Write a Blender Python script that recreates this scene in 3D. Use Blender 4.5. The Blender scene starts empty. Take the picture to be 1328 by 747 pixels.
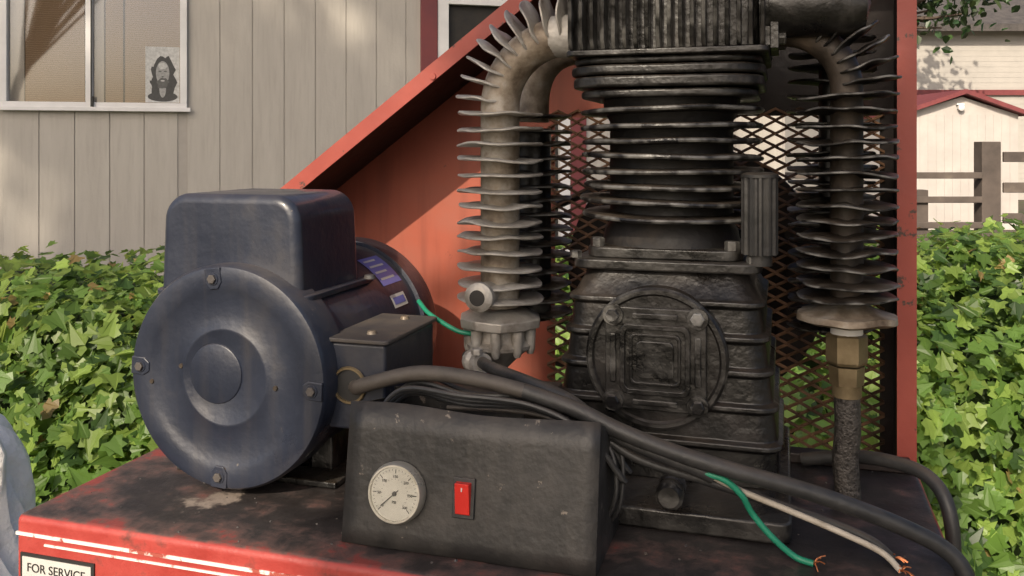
import bpy, bmesh, math, random
from mathutils import Vector, Matrix, noise as mnoise
random.seed(7)
R=math.radians
CAMZ=1.5
scene=bpy.context.scene
# ------------------------------------------------------------------ materials
def _nt(name):
    m=bpy.data.materials.new(name); m.use_nodes=True
    nt=m.node_tree; b=nt.nodes['Principled BSDF']; return m,nt,b
def ramp(nt,stops):
    r=nt.nodes.new('ShaderNodeValToRGB'); e=r.color_ramp.elements
    while len(e)<len(stops): e.new(0.5)
    for i,(p,c) in enumerate(stops):
        e[i].position=p; e[i].color=(c[0],c[1],c[2],1) if hasattr(c,'__len__') else (c,c,c,1)
    return r
def mat(name,stops,scale=20,detail=6,rough=(.4,.7),metal=0.0,bump=.15,bscale=80,speck=None,wear=None,spec=.5,stretch=None,coat=0,dust=None,streak=None):
    m,nt,b=_nt(name); N=nt.nodes; L=nt.links
    tc=N.new('ShaderNodeTexCoord'); src=tc.outputs['Object']
    if stretch:
        mp=N.new('ShaderNodeMapping'); mp.inputs['Scale'].default_value=stretch; L.new(src,mp.inputs[0]); src=mp.outputs[0]
    n=N.new('ShaderNodeTexNoise'); n.inputs['Scale'].default_value=scale; n.inputs['Detail'].default_value=detail; n.inputs['Roughness'].default_value=.6
    L.new(src,n.inputs['Vector'])
    r=ramp(nt,stops); L.new(n.outputs['Fac'],r.inputs[0]); col=r.outputs[0]
    def over(col,fac,c):
        mx=N.new('ShaderNodeMix'); mx.data_type='RGBA'; L.new(fac,mx.inputs[0]); L.new(col,mx.inputs[6]); mx.inputs[7].default_value=(*c,1); return mx.outputs[2]
    g=N.new('ShaderNodeNewGeometry')
    if streak:  # vertical runs (color, amount)
        ms=N.new('ShaderNodeMapping'); ms.inputs['Scale'].default_value=(60,60,5); L.new(tc.outputs['Object'],ms.inputs[0])
        ns=N.new('ShaderNodeTexNoise'); ns.inputs['Scale'].default_value=1; ns.inputs['Detail'].default_value=5; L.new(ms.outputs[0],ns.inputs['Vector'])
        rs=ramp(nt,[(.50,0.0),(.72,streak[1])]); L.new(ns.outputs['Fac'],rs.inputs[0]); col=over(col,rs.outputs[0],streak[0])
    if dust:    # dust on upward faces, also painted highlight on fin tops (color, amount)
        sx=N.new('ShaderNodeSeparateXYZ'); L.new(g.outputs['Normal'],sx.inputs[0])
        nd=N.new('ShaderNodeTexNoise'); nd.inputs['Scale'].default_value=28; nd.inputs['Detail'].default_value=8; L.new(tc.outputs['Object'],nd.inputs['Vector'])
        mu=N.new('ShaderNodeMath'); mu.operation='MULTIPLY'; L.new(sx.outputs['Z'],mu.inputs[0]); L.new(nd.outputs['Fac'],mu.inputs[1])
        rd=ramp(nt,[(.25,0.0),(.62,dust[1])]); L.new(mu.outputs[0],rd.inputs[0]); col=over(col,rd.outputs[0],dust[0])
    if speck:   # (color, threshold, scale)
        n2=N.new('ShaderNodeTexNoise'); n2.inputs['Scale'].default_value=speck[2]; n2.inputs['Detail'].default_value=8; n2.inputs['Roughness'].default_value=.7
        L.new(tc.outputs['Object'],n2.inputs['Vector'])
        r2=ramp(nt,[(speck[1],0.0),(speck[1]+.03,1.0)]); L.new(n2.outputs['Fac'],r2.inputs[0]); col=over(col,r2.outputs[0],speck[0])
    if wear:
        r3=ramp(nt,[(.53,0.0),(.60,1.0)]); L.new(g.outputs['Pointiness'],r3.inputs[0])
        n3=N.new('ShaderNodeTexNoise'); n3.inputs['Scale'].default_value=45; L.new(tc.outputs['Object'],n3.inputs['Vector'])
        r4=ramp(nt,[(.45,0.0),(.62,1.0)]); L.new(n3.outputs['Fac'],r4.inputs[0])
        mu=N.new('ShaderNodeMath'); mu.operation='MULTIPLY'; L.new(r3.outputs[0],mu.inputs[0]); L.new(r4.outputs[0],mu.inputs[1]); col=over(col,mu.outputs[0],wear)
    L.new(col,b.inputs['Base Color'])
    mr=N.new('ShaderNodeMapRange'); mr.inputs[3].default_value=rough[0]; mr.inputs[4].default_value=rough[1]
    mr.inputs[1].default_value=.3; mr.inputs[2].default_value=.7
    L.new(n.outputs['Fac'],mr.inputs[0]); L.new(mr.outputs[0],b.inputs['Roughness'])
    b.inputs['Metallic'].default_value=metal; b.inputs['Specular IOR Level'].default_value=spec
    b.inputs['Coat Weight'].default_value=coat
    if bump:
        nb=N.new('ShaderNodeTexNoise'); nb.inputs['Scale'].default_value=bscale; nb.inputs['Detail'].default_value=6
        L.new(tc.outputs['Object'],nb.inputs['Vector'])
        bp=N.new('ShaderNodeBump'); bp.inputs['Strength'].default_value=bump; bp.inputs['Distance'].default_value=.004 if bscale>20 else .03
        L.new(nb.outputs['Fac'],bp.inputs['Height']); L.new(bp.outputs[0],b.inputs['Normal'])
    return m
def leafmat(name,trans=.35):
    m,nt,b=_nt(name); N=nt.nodes; L=nt.links
    a=N.new('ShaderNodeAttribute'); a.attribute_name='lc'
    L.new(a.outputs['Color'],b.inputs['Base Color']); b.inputs['Roughness'].default_value=.4; b.inputs['Specular IOR Level'].default_value=.45
    t=N.new('ShaderNodeBsdfTranslucent'); 
    hv=N.new('ShaderNodeHueSaturation'); hv.inputs['Value'].default_value=2.0; hv.inputs['Hue'].default_value=.475; L.new(a.outputs['Color'],hv.inputs['Color']); L.new(hv.outputs[0],t.inputs['Color'])
    mx=N.new('ShaderNodeMixShader'); mx.inputs[0].default_value=trans
    L.new(b.outputs[0],mx.inputs[1]); L.new(t.outputs[0],mx.inputs[2]); L.new(mx.outputs[0],N['Material Output'].inputs[0]); return m

M={}
GD=(.17,.13,.095)
M['navy']=mat('navy_paint',[(.3,(.012,.016,.029)),(.55,(.019,.024,.040)),(.72,(.045,.044,.050))],scale=9,detail=9,rough=(.25,.52),bump=.14,bscale=120,speck=((.13,.115,.10),.675,34),coat=.25,dust=(GD,.2),streak=((.06,.055,.055),.3))
M['navy2']=mat('navy_dusty',[(.3,(.035,.036,.044)),(.6,(.08,.068,.058)),(.75,(.15,.11,.08))],scale=18,rough=(.5,.8),bump=.2)
M['black']=mat('greasy_black_iron',[(.3,(.004,.004,.004)),(.5,(.008,.0075,.007)),(.66,(.018,.015,.013)),(.78,(.05,.042,.034))],scale=22,rough=(.2,.5),metal=.0,bump=.4,bscale=90,speck=((.30,.28,.25),.745,60),wear=(.09,.087,.08),dust=(GD,.18),spec=.55)
M['fin']=mat('black_cast_fin',[(.3,(.006,.006,.007)),(.55,(.014,.013,.012)),(.72,(.04,.035,.03))],scale=25,rough=(.24,.5),metal=.1,bump=.35,bscale=110,wear=(.26,.255,.24),dust=(GD,.32))  # dust layer also lightens fin tops as a painted highlight
M['barrel']=mat('dark_barrel',[(.3,(.006,.006,.006)),(.6,(.014,.012,.011)),(.75,(.045,.036,.028))],scale=18,rough=(.4,.7),bump=.3,bscale=90)
M['alu']=mat('weathered_aluminium',[(.28,(.15,.125,.10)),(.42,(.34,.315,.28)),(.6,(.47,.45,.415)),(.75,(.26,.22,.17))],scale=22,rough=(.38,.65),metal=.4,bump=.35,bscale=130)
M['tube']=mat('stained_tube',[(.3,(.08,.055,.037)),(.46,(.24,.195,.145)),(.6,(.38,.345,.295)),(.75,(.14,.09,.055))],scale=30,rough=(.4,.7),metal=.25,bump=.3)
M['tubed']=mat('brown_tube',[(.3,(.022,.017,.013)),(.55,(.055,.042,.031)),(.75,(.12,.09,.065))],scale=30,rough=(.4,.7),metal=.2,bump=.3)
M['red']=mat('faded_red_panel',[(.3,(.26,.052,.030)),(.55,(.33,.078,.044)),(.75,(.29,.095,.065))],scale=5,detail=9,rough=(.42,.62),bump=.08,bscale=40,speck=((.11,.045,.03),.64,15),streak=((.16,.04,.025),.4))
M['redlip']=mat('red_painted_edge',[(.3,(.24,.038,.028)),(.6,(.30,.058,.040)),(.78,(.14,.04,.03))],scale=12,rough=(.4,.65),bump=.12,bscale=90,speck=((.06,.035,.028),.60,40))
M['grimeshade']=mat('oily_grime_shade_red',[(.3,(.010,.008,.008)),(.6,(.022,.013,.011)),(.75,(.06,.02,.014))],scale=9,rough=(.4,.7),bump=.2)  # oily grime; the guard liner's shade is part of this dark tone
M['mesh']=mat('expanded_metal_rust',[(.3,(.05,.03,.02)),(.48,(.15,.082,.045)),(.65,(.28,.155,.085))],scale=30,rough=(.5,.8),metal=.1,bump=.2)
M['boxblk']=mat('black_sheet_paint',[(.3,(.015,.015,.015)),(.5,(.027,.026,.025)),(.62,(.050,.046,.042)),(.74,(.11,.095,.08))],scale=11,detail=11,rough=(.3,.6),bump=.18,bscale=140,speck=((.22,.185,.15),.64,48),dust=(GD,.3),streak=((.075,.068,.06),.35))
M['rubber']=mat('black_rubber',[(.3,(.018,.019,.020)),(.7,(.042,.041,.040))],scale=30,rough=(.38,.55),bump=.15,bscale=150,dust=(GD,.4))
M['rubberbrown']=mat('dusty_brown_rubber',[(.3,(.05,.042,.036)),(.7,(.11,.095,.08))],scale=30,rough=(.5,.7),bump=.15,bscale=150)
M['green']=mat('green_wire',[(.3,(.01,.16,.09)),(.7,(.02,.26,.15))],scale=40,rough=(.35,.5),bump=0)
M['white']=mat('dirty_white_wire',[(.3,(.32,.28,.22)),(.7,(.55,.5,.42))],scale=60,rough=(.4,.6),bump=0)
M['copper']=mat('copper_strand',[(.3,(.5,.17,.07)),(.7,(.7,.28,.12))],scale=60,rough=(.3,.5),metal=.8,bump=0)
M['chrome']=mat('gauge_bezel',[(.3,(.50,.47,.40)),(.7,(.66,.64,.58))],scale=30,rough=(.22,.45),metal=.7,bump=.1)
M['dial']=mat('gauge_face',[(.3,(.66,.64,.56)),(.6,(.76,.75,.68)),(.75,(.50,.44,.33))],scale=25,rough=(.25,.4),bump=0)
M['ink']=mat('ink',[(.3,(.015,.015,.015)),(.7,(.025,.025,.025))],rough=(.5,.6),bump=0)
M['switch']=mat('red_switch',[(.3,(.55,.02,.015)),(.7,(.65,.035,.025))],rough=(.25,.4),bump=0)
M['stripe']=mat('white_stripe',[(.3,(.70,.66,.62)),(.55,(.76,.73,.69)),(.60,(.35,.08,.06))],scale=38,detail=10,rough=(.4,.5),bump=0)
M['label']=mat('label_card',[(.3,(.46,.45,.43)),(.7,(.58,.57,.54))],scale=15,rough=(.35,.5),bump=0)
M['stickb']=mat('blue_sticker',[(.3,(.10,.12,.38)),(.7,(.16,.17,.44))],rough=(.3,.4),bump=0)
M['hose']=mat('braided_hose',[(.35,(.03,.026,.022)),(.65,(.10,.09,.08))],scale=260,detail=2,rough=(.4,.6),metal=.4,bump=.7,bscale=400)
M['brass']=mat('old_brass',[(.3,(.13,.095,.05)),(.7,(.27,.21,.12))],scale=30,rough=(.35,.55),metal=.5,bump=.15)
M['teflon']=mat('white_sealant',[(.3,(.6,.58,.53)),(.7,(.75,.73,.7))],rough=(.4,.6),bump=.3)
M['siding']=mat('grey_siding',[(.3,(.40,.37,.33)),(.6,(.46,.43,.385)),(.78,(.50,.47,.42))],scale=3,detail=9,rough=(.6,.8),bump=.3,bscale=60,stretch=(3,3,.5),streak=((.34,.31,.275),.35))
M['groove']=mat('siding_groove',[(.3,(.36,.335,.30)),(.7,(.40,.37,.335))],rough=(.8,.9),bump=0)
M['trimw']=mat('white_trim',[(.3,(.68,.67,.66)),(.7,(.8,.79,.78))],scale=6,rough=(.4,.6),bump=.05)
M['trimr']=mat('red_trim',[(.3,(.15,.035,.04)),(.7,(.21,.05,.05))],scale=6,rough=(.5,.7),bump=.1)
M['roof']=mat('roof_shingle',[(.3,(.05,.045,.045)),(.7,(.1,.09,.085))],scale=6,rough=(.8,.95),bump=.5,bscale=15)
M['dark']=mat('dark_interior',[(.3,(.015,.014,.013)),(.7,(.04,.035,.03))],rough=(.7,.9),bump=0)
M['wood']=mat('weathered_wood',[(.3,(.06,.048,.042)),(.6,(.115,.093,.08)),(.75,(.16,.135,.11))],scale=5,rough=(.7,.9),bump=.4,bscale=30)
M['shedw']=mat('cream_siding',[(.3,(.42,.39,.37)),(.7,(.52,.49,.46))],scale=2,rough=(.6,.8),bump=.1,bscale=8)
M['greyw']=mat('pale_grey_siding',[(.3,(.38,.36,.335)),(.7,(.46,.435,.40))],scale=1.5,rough=(.6,.8),bump=.1,bscale=8)
M['bag']=mat('white_tarp',[(.3,(.86,.84,.80)),(.7,(.92,.90,.86))],scale=4,rough=(.35,.5),bump=.6,bscale=14)
M['bark']=mat('bark',[(.3,(.05,.035,.025)),(.7,(.12,.09,.07))],scale=8,rough=(.8,.95),bump=.8,bscale=12)
M['ground']=mat('dirt_ground',[(.3,(.05,.045,.03)),(.5,(.09,.075,.05)),(.65,(.06,.08,.03))],scale=1.2,rough=(.85,.95),bump=.5,bscale=8)
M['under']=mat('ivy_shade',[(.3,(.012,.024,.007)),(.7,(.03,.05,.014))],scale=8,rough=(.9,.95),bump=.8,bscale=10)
M['leaf']=leafmat('ivy_leaf',.45); M['tleaf']=leafmat('tree_leaf',.2)
def blindmat():
    m,nt,b=_nt('bamboo_blind'); N=nt.nodes; L=nt.links
    tc=N.new('ShaderNodeTexCoord'); w=N.new('ShaderNodeTexWave'); w.bands_direction='Z'; w.inputs['Scale'].default_value=26; w.inputs['Distortion'].default_value=4; w.inputs['Detail'].default_value=3
    L.new(tc.outputs['Object'],w.inputs[0]); r=ramp(nt,[(.2,(.33,.215,.12)),(.8,(.41,.28,.165))]); L.new(w.outputs[0],r.inputs[0]); L.new(r.outputs[0],b.inputs['Base Color']); b.inputs['Roughness'].default_value=.7
    return m
M['blind']=blindmat()
M['curtain']=mat('pale_curtain',[(.3,(.55,.50,.43)),(.7,(.68,.63,.55))],scale=4,rough=(.8,.9),bump=.3,bscale=9,stretch=(8,8,.3))
def glassmat():
    m,nt,b=_nt('window_glass'); N=nt.nodes; L=nt.links
    t=N.new('ShaderNodeBsdfTransparent'); g=N.new('ShaderNodeBsdfGlossy'); g.inputs['Roughness'].default_value=.03
    f=N.new('ShaderNodeFresnel'); f.inputs[0].default_value=1.5
    mx=N.new('ShaderNodeMixShader'); ad=N.new('ShaderNodeMath'); ad.inputs[1].default_value=.08; L.new(f.outputs[0],ad.inputs[0])
    L.new(ad.outputs[0],mx.inputs[0]); L.new(t.outputs[0],mx.inputs[1]); L.new(g.outputs[0],mx.inputs[2]); L.new(mx.outputs[0],N['Material Output'].inputs[0]); return m
M['glass']=glassmat()
def deckmat():
    m,nt,b=_nt('deck_paint'); N=nt.nodes; L=nt.links
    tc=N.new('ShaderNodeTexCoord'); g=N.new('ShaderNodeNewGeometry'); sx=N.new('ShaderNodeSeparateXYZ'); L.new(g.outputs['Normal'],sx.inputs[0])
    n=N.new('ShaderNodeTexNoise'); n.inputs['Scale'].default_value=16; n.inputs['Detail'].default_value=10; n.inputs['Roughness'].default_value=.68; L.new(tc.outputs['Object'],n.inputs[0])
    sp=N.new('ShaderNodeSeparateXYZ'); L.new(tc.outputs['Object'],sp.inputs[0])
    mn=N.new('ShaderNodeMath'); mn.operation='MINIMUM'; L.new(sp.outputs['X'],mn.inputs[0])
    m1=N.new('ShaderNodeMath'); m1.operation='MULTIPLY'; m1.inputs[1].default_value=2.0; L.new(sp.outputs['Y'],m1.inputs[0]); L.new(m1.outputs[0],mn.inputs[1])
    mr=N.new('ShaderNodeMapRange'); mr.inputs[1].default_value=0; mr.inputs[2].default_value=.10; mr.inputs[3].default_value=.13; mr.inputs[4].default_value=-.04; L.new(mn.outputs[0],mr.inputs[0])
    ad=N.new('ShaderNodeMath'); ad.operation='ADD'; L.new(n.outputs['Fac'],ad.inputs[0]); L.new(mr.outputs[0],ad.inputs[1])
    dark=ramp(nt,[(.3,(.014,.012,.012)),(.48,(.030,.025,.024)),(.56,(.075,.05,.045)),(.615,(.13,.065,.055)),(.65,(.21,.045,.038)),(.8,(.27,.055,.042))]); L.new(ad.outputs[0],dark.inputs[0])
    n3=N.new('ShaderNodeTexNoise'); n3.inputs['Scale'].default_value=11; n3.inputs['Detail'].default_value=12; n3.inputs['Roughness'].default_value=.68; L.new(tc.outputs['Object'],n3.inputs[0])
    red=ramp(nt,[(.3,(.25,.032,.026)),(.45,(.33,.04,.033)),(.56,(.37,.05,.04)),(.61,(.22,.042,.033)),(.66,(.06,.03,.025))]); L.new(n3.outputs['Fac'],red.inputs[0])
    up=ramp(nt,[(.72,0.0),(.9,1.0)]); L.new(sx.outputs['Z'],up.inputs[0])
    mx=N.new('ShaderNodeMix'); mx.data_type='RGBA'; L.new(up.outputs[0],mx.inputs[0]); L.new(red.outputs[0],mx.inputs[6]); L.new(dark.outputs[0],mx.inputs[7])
    vd=N.new('ShaderNodeVectorMath'); vd.operation='DISTANCE'; L.new(tc.outputs['Object'],vd.inputs[0]); vd.inputs[1].default_value=(.150,.085,.0)
    a2=N.new('ShaderNodeMath'); a2.operation='MULTIPLY_ADD'; a2.inputs[1].default_value=.15; L.new(n.outputs['Fac'],a2.inputs[0]); L.new(vd.outputs['Value'],a2.inputs[2])
    st=ramp(nt,[(.090,1.0),(.100,0.0)]); L.new(a2.outputs[0],st.inputs[0])
    mx2=N.new('ShaderNodeMix'); mx2.data_type='RGBA'; L.new(st.outputs[0],mx2.inputs[0]); L.new(mx.outputs[2],mx2.inputs[6]); mx2.inputs[7].default_value=(.23,.19,.16,1)
    L.new(mx2.outputs[2],b.inputs['Base Color']); 
    rr_=N.new('ShaderNodeMapRange'); rr_.inputs[1].default_value=.35; rr_.inputs[2].default_value=.65; rr_.inputs[3].default_value=.28; rr_.inputs[4].default_value=.7; L.new(n3.outputs['Fac'],rr_.inputs[0]); L.new(rr_.outputs[0],b.inputs['Roughness'])
    bp=N.new('ShaderNodeBump'); bp.inputs['Strength'].default_value=.45; bp.inputs['Distance'].default_value=.005; L.new(n.outputs['Fac'],bp.inputs['Height']); L.new(bp.outputs[0],b.inputs['Normal'])
    return m
M['deck']=deckmat()
# ------------------------------------------------------------------ frames / objects
MACH=Matrix.Rotation(R(-17),4,'Z'); MACH.translation=(0,0,CAMZ)      # machine frame (z=0 at eye height)
HOUSE=Matrix.Translation((-2.2,5.0,0))@Matrix.Rotation(R(15),4,'Z')
CAMF=Matrix.Translation((0,0,CAMZ))
WORLD=Matrix.Identity(4)
class Root:
    def __init__(s,name,o=(0,0,0),F=None):
        s.F=F if F is not None else MACH; s.o=Vector(o)
        e=bpy.data.objects.new(name,None); e.empty_display_size=.05
        e.matrix_world=s.F@Matrix.Translation(s.o); scene.collection.objects.link(e); s.e=e
    def part(s,name,bm,m,bevel=0,smooth=True,sharp=38,segs=2,solid=0):
        bmesh.ops.recalc_face_normals(bm,faces=bm.faces[:])
        for f in bm.faces: f.smooth=smooth
        if smooth and not bevel:
            for e in bm.edges:
                if len(e.link_faces)==2 and e.calc_face_angle(0)>R(sharp): e.smooth=False
        me=bpy.data.meshes.new(name); bm.to_mesh(me); bm.free()
        me.transform(Matrix.Translation(-s.o)); ob=bpy.data.objects.new(name,me); scene.collection.objects.link(ob)
        ob.parent=s.e; me.materials.append(M[m] if isinstance(m,str) else m)
        if solid:
            md=ob.modifiers.new('s','SOLIDIFY'); md.thickness=solid
        if bevel:
            md=ob.modifiers.new('b','BEVEL'); md.width=bevel; md.segments=segs; md.limit_method='ANGLE'; md.angle_limit=R(35); md.harden_normals=True
        return ob
def B(): return bmesh.new()
def box(bm,x0,x1,y0,y1,z0,z1):
    v=[bm.verts.new((x,y,z)) for z in (z0,z1) for y in (y0,y1) for x in (x0,x1)]
    for f in ((0,2,3,1),(4,5,7,6),(0,1,5,4),(2,6,7,3),(0,4,6,2),(1,3,7,5)): bm.faces.new([v[i] for i in f])
def lathe(bm,prof,o,axis,seg=48,wob=0,seed=0):
    q=Vector(axis).to_track_quat('Z','Y'); o=Vector(o); rings=[]
    for h,r in prof:
        if r<=1e-6: rings.append([bm.verts.new(o+q@Vector((0,0,h)))])
        else: 
            rr=[]
            for i in range(seg):
                a=2*math.pi*i/seg
                k=r*(1+wob*mnoise.noise(Vector((math.cos(a)*1.7+seed*3.1,math.sin(a)*1.7,seed)))) ; hz=h+wob*.07*mnoise.noise(Vector((math.cos(a)*1.3,math.sin(a)*1.3+seed*5.7,seed)))
                rr.append(bm.verts.new(o+q@Vector((k*math.cos(a),k*math.sin(a),hz))))
            rings.append(rr)
    for a,b in zip(rings,rings[1:]):
        n=seg
        for i in range(n):
            j=(i+1)%n
            if len(a)==1 and len(b)==1: continue
            if len(a)==1: bm.faces.new((a[0],b[i],b[j]))
            elif len(b)==1: bm.faces.new((a[i],a[j],b[0]))
            else: bm.faces.new((a[i],a[j],b[j],b[i]))
    if len(rings[0])>1: bm.faces.new(rings[0])
    if len(rings[-1])>1: bm.faces.new(rings[-1])
def cyl(bm,p0,p1,r,seg=24,r1=None):
    d=Vector(p1)-Vector(p0); lathe(bm,[(0,r),(d.length,r if r1 is None else r1)],p0,d,seg)
def tube(bm,pts,r,seg=12,sub=8,cap=True):
    P=[Vector(p) for p in pts]; out=[]
    if len(P)>2:
        E=[P[0]*2-P[1]]+P+[P[-1]*2-P[-2]]
        for i in range(1,len(E)-2):
            for k in range(sub):
                t=k/sub; a,b,c,d=E[i-1],E[i],E[i+1],E[i+2]
                out.append(.5*((2*b)+(c-a)*t+(2*a-5*b+4*c-d)*t*t+(3*b-a-3*c+d)*t**3))
        out.append(P[-1])
    else: out=P
    T=[(out[min(i+1,len(out)-1)]-out[max(i-1,0)]).normalized() for i in range(len(out))]
    n=T[0].orthogonal().normalized(); rings=[]
    for i,p in enumerate(out):
        n=(n-T[i]*n.dot(T[i])).normalized(); b=T[i].cross(n); rr=r(i/(len(out)-1)) if callable(r) else r
        rings.append([bm.verts.new(p+rr*(math.cos(2*math.pi*k/seg)*n+math.sin(2*math.pi*k/seg)*b)) for k in range(seg)])
    for a,b in zip(rings,rings[1:]):
        for i in range(seg): bm.faces.new((a[i],a[(i+1)%seg],b[(i+1)%seg],b[i]))
    if cap: bm.faces.new(rings[0]); bm.faces.new(rings[-1])
def rr(cx,cy,hx,hy,rad,n=6):
    o=[]
    for sx,sy,a0 in ((1,1,0),(-1,1,90),(-1,-1,180),(1,-1,270)):
        for k in range(n+1):
            a=R(a0+90*k/n); o.append((cx+sx*(hx-rad)+rad*math.cos(a),cy+sy*(hy-rad)+rad*math.sin(a)))
    return o
def prism(bm,pts,axis,a,b):
    def m(p,t): return (p[0],p[1],t) if axis=='z' else ((p[0],t,p[1]) if axis=='y' else (t,p[0],p[1]))
    A=[bm.verts.new(m(p,a)) for p in pts]; Bv=[bm.verts.new(m(p,b)) for p in pts]
    bm.faces.new(A); bm.faces.new(Bv[::-1])
    for i in range(len(pts)):
        j=(i+1)%len(pts); bm.faces.new((A[i],Bv[i],Bv[j],A[j]))
def loft(bm,rings):
    V=[[bm.verts.new(p) for p in r] for r in rings]
    for a,b in zip(V,V[1:]):
        for i in range(len(a)): j=(i+1)%len(a); bm.faces.new((a[i],a[j],b[j],b[i]))
    bm.faces.new(V[0]); bm.faces.new(V[-1])
def hexb(bm,o,axis,r,h,seg=6): lathe(bm,[(0,r),(h*.85,r),(h,r*.85)],o,axis,seg)
DZ=-.345
# ================================================================== DECK
rt=Root('compressor_deck',(-.69,.66,DZ))
bm=B(); box(bm,-.69,.138,.66,1.04,-.465,DZ); rt.part('deck_plate',bm,'deck',bevel=.007,segs=4)
bm=B()
for z0,z1,xa,xb in ((-.3635,-.3605,-.688,.136),(-.3705,-.3686,-.655,-.30)):
    box(bm,xa,xb,.6588,.6605,z0,z1)
rt.part('pin_stripe',bm,'stripe',smooth=False)
bm=B(); box(bm,-.682,-.598,.6583,.6603,-.427,-.379); rt.part('label_border',bm,'ink',smooth=False)
bm=B(); box(bm,-.679,-.601,.6576,.6598,-.424,-.382); rt.part('label_card',bm,'label',smooth=False)
def text(rt,name,s,size,loc,m,rot=(R(90),0,0),align='CENTER'):
    c=bpy.data.curves.new(name,'FONT'); c.body=s; c.size=size; c.align_x=align; c.extrude=.0002
    o=bpy.data.objects.new(name,c); scene.collection.objects.link(o); o.parent=rt.e; o.location=Vector(loc)-rt.o; o.rotation_euler=rot; c.materials.append(M[m]); return o
text(rt,'label_text_1','FOR SERVICE',.0115,(-.640,.6572,-.395),'ink')
text(rt,'label_text_2','CALL',.0115,(-.640,.6572,-.409),'ink')
bm=B()
for k in range(110):      # grit, flakes and small bits of debris lying on the deck
    gx_=random.uniform(-.66,.12); gy_=random.uniform(.67,1.02); s=random.uniform(.0006,.002)
    lathe(bm,[(-.0005,s),(s*.6,s*.7)],(gx_,gy_,DZ),(random.uniform(-.3,.3),random.uniform(-.3,.3),1),5)
rt.part('grit',bm,'navy2',smooth=False)
# chassis under the deck
rt=Root('air_tank',(-.28,.85,-.8))
bm=B(); lathe(bm,[(0,0),(.01,.08),(.04,.15),(.09,.19),(.71,.19),(.76,.15),(.79,.08),(.80,0)],(-.68,.85,-.76),(1,0,0),40); rt.part('tank_shell',bm,'redlip')
bm=B()
for x in (-.66,.09):
    for y in (.69,.99): box(bm,x,x+.03,y,y+.03,-1.5,-.466)
rt.part('support_legs',bm,'grimeshade',bevel=.002)
# ================================================================== MOTOR
mx,mz,my=-.525,-.227,.749
rt=Root('electric_motor',(mx,.9,mz))
bm=B(); lathe(bm,[(.0025,0),(.0025,.044),(.0010,.046),(.0010,.0485),(.0025,.0505),(.002,.085),(.0008,.0865),(.0005,.104),(.002,.1085),(.006,.111),(.045,.111),(.049,.107)],(mx,my,mz),(0,1,0),96); rt.part('front_end_bell',bm,'navy')
bm=B(); lathe(bm,[(.0012,0),(.0012,.028),(.0018,.0292),(.0035,.030)],(mx-.010,my-.0005,mz+.003),(0,1,0),48)
rt.part('bearing_cap',bm,'navy')
bm=B(); lathe(bm,[(.0,.1065),(.205,.1065)],(mx,my+.046,mz),(0,1,0),96); rt.part('body_shell',bm,'navy')
bm=B(); lathe(bm,[(.0,.107),(.001,.111),(.035,.111),(.05,.105),(.06,.08),(.062,.0)],(mx,my+.248,mz),(0,1,0),96); rt.part('rear_end_bell',bm,'navy')
bm=B(); cyl(bm,(mx,1.05,mz),(mx,1.29,mz),.013); rt.part('shaft',bm,'brass')
bm=B(); lathe(bm,[(0,.02),(0,.055),(.006,.055),(.012,.045),(.018,.055),(.024,.055),(.024,.02)],(mx,1.255,mz),(0,1,0),40); rt.part('pulley',bm,'black')
bm=B(); bd=B(); bl=B()
for a in (97,-3,-93,177):
    c=Vector((mx+.0975*math.cos(R(a)),my,mz+.0975*math.sin(R(a))))
    u=Vector((math.cos(R(a)),0,math.sin(R(a)))); t=Vector((-u.z,0,u.x))
    P=[c+u*.0110+t*.009,c-u*.004+t*.009,c-u*.0105+t*.0045,c-u*.0105-t*.0045,c-u*.004-t*.009,c+u*.0110-t*.009]
    A=[bl.verts.new(p+Vector((0,-.0008,0))) for p in P]; C=[bl.verts.new(p+Vector((0,.03,0))) for p in P]
    bl.faces.new(A); bl.faces.new(C)
    for i in range(6): bl.faces.new((A[i],A[(i+1)%6],C[(i+1)%6],C[i]))
    hexb(bm,c+Vector((0,-.0016,0)),(0,-1,0),.0046,.0028); lathe(bd,[(0,.0066),(.0010,.0062)],c+Vector((0,-.0007,0)),(0,-1,0),16)
rt.part('bolt_pads',bl,'navy',bevel=.0012)
rt.part('through_bolts',bm,'navy2',sharp=25); rt.part('washers',bd,'navy')
bm=B()
for dx,dz in ((-.05,.008),(.057,-.006),(-.085,-.01),(.0,-.09)): lathe(bm,[(0,.0026),(.002,.0022)],(mx+dx,my+.0025,mz+dz),(0,-1,0),12)
rt.part('small_screws',bm,'tubed')
bm=B(); pts=[]
x0,x1,zb,zt,rad=-.614,-.456,-.17,-.048,.028
for k in range(9): a=R(180-90*k/8); pts.append((x0+rad+rad*math.cos(a),zt-rad+rad*math.sin(a)))
for k in range(9): a=R(90-90*k/8); pts.append((x1-rad+rad*math.cos(a),zt-rad+rad*math.sin(a)))
pts+= [(x1+.004,zb),(x0-.004,zb)]
prism(bm,pts,'y',.770,.900); rt.part('capacitor_cover',bm,'navy',bevel=.010,segs=5)
bm=B(); prism(bm,rr((x0+x1)/2+.002,.846,.090,.084,.02),'z',-.1525,-.1465); rt.part('cover_flange',bm,'navy',bevel=.0015)
bm=B(); lathe(bm,[(0,.007),(.004,.006),(.005,.0)],(-.441,.90,-.147),(0,0,1),14); rt.part('cover_screw',bm,'navy2')
bm=B(); box(bm,-.428,-.364,.776,.900,-.275,-.190); rt.part('terminal_box',bm,'navy',bevel=.004)
hx_,hz_=-.4015,-.231
bm=B(); lathe(bm,[(0,.0175),(.0015,.0185),(.003,.0175),(.003,.0155),(-.001,.0155)],(hx_,.7758,hz_),(0,-1,0),32); rt.part('knockout_ring',bm,'brass')
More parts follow.
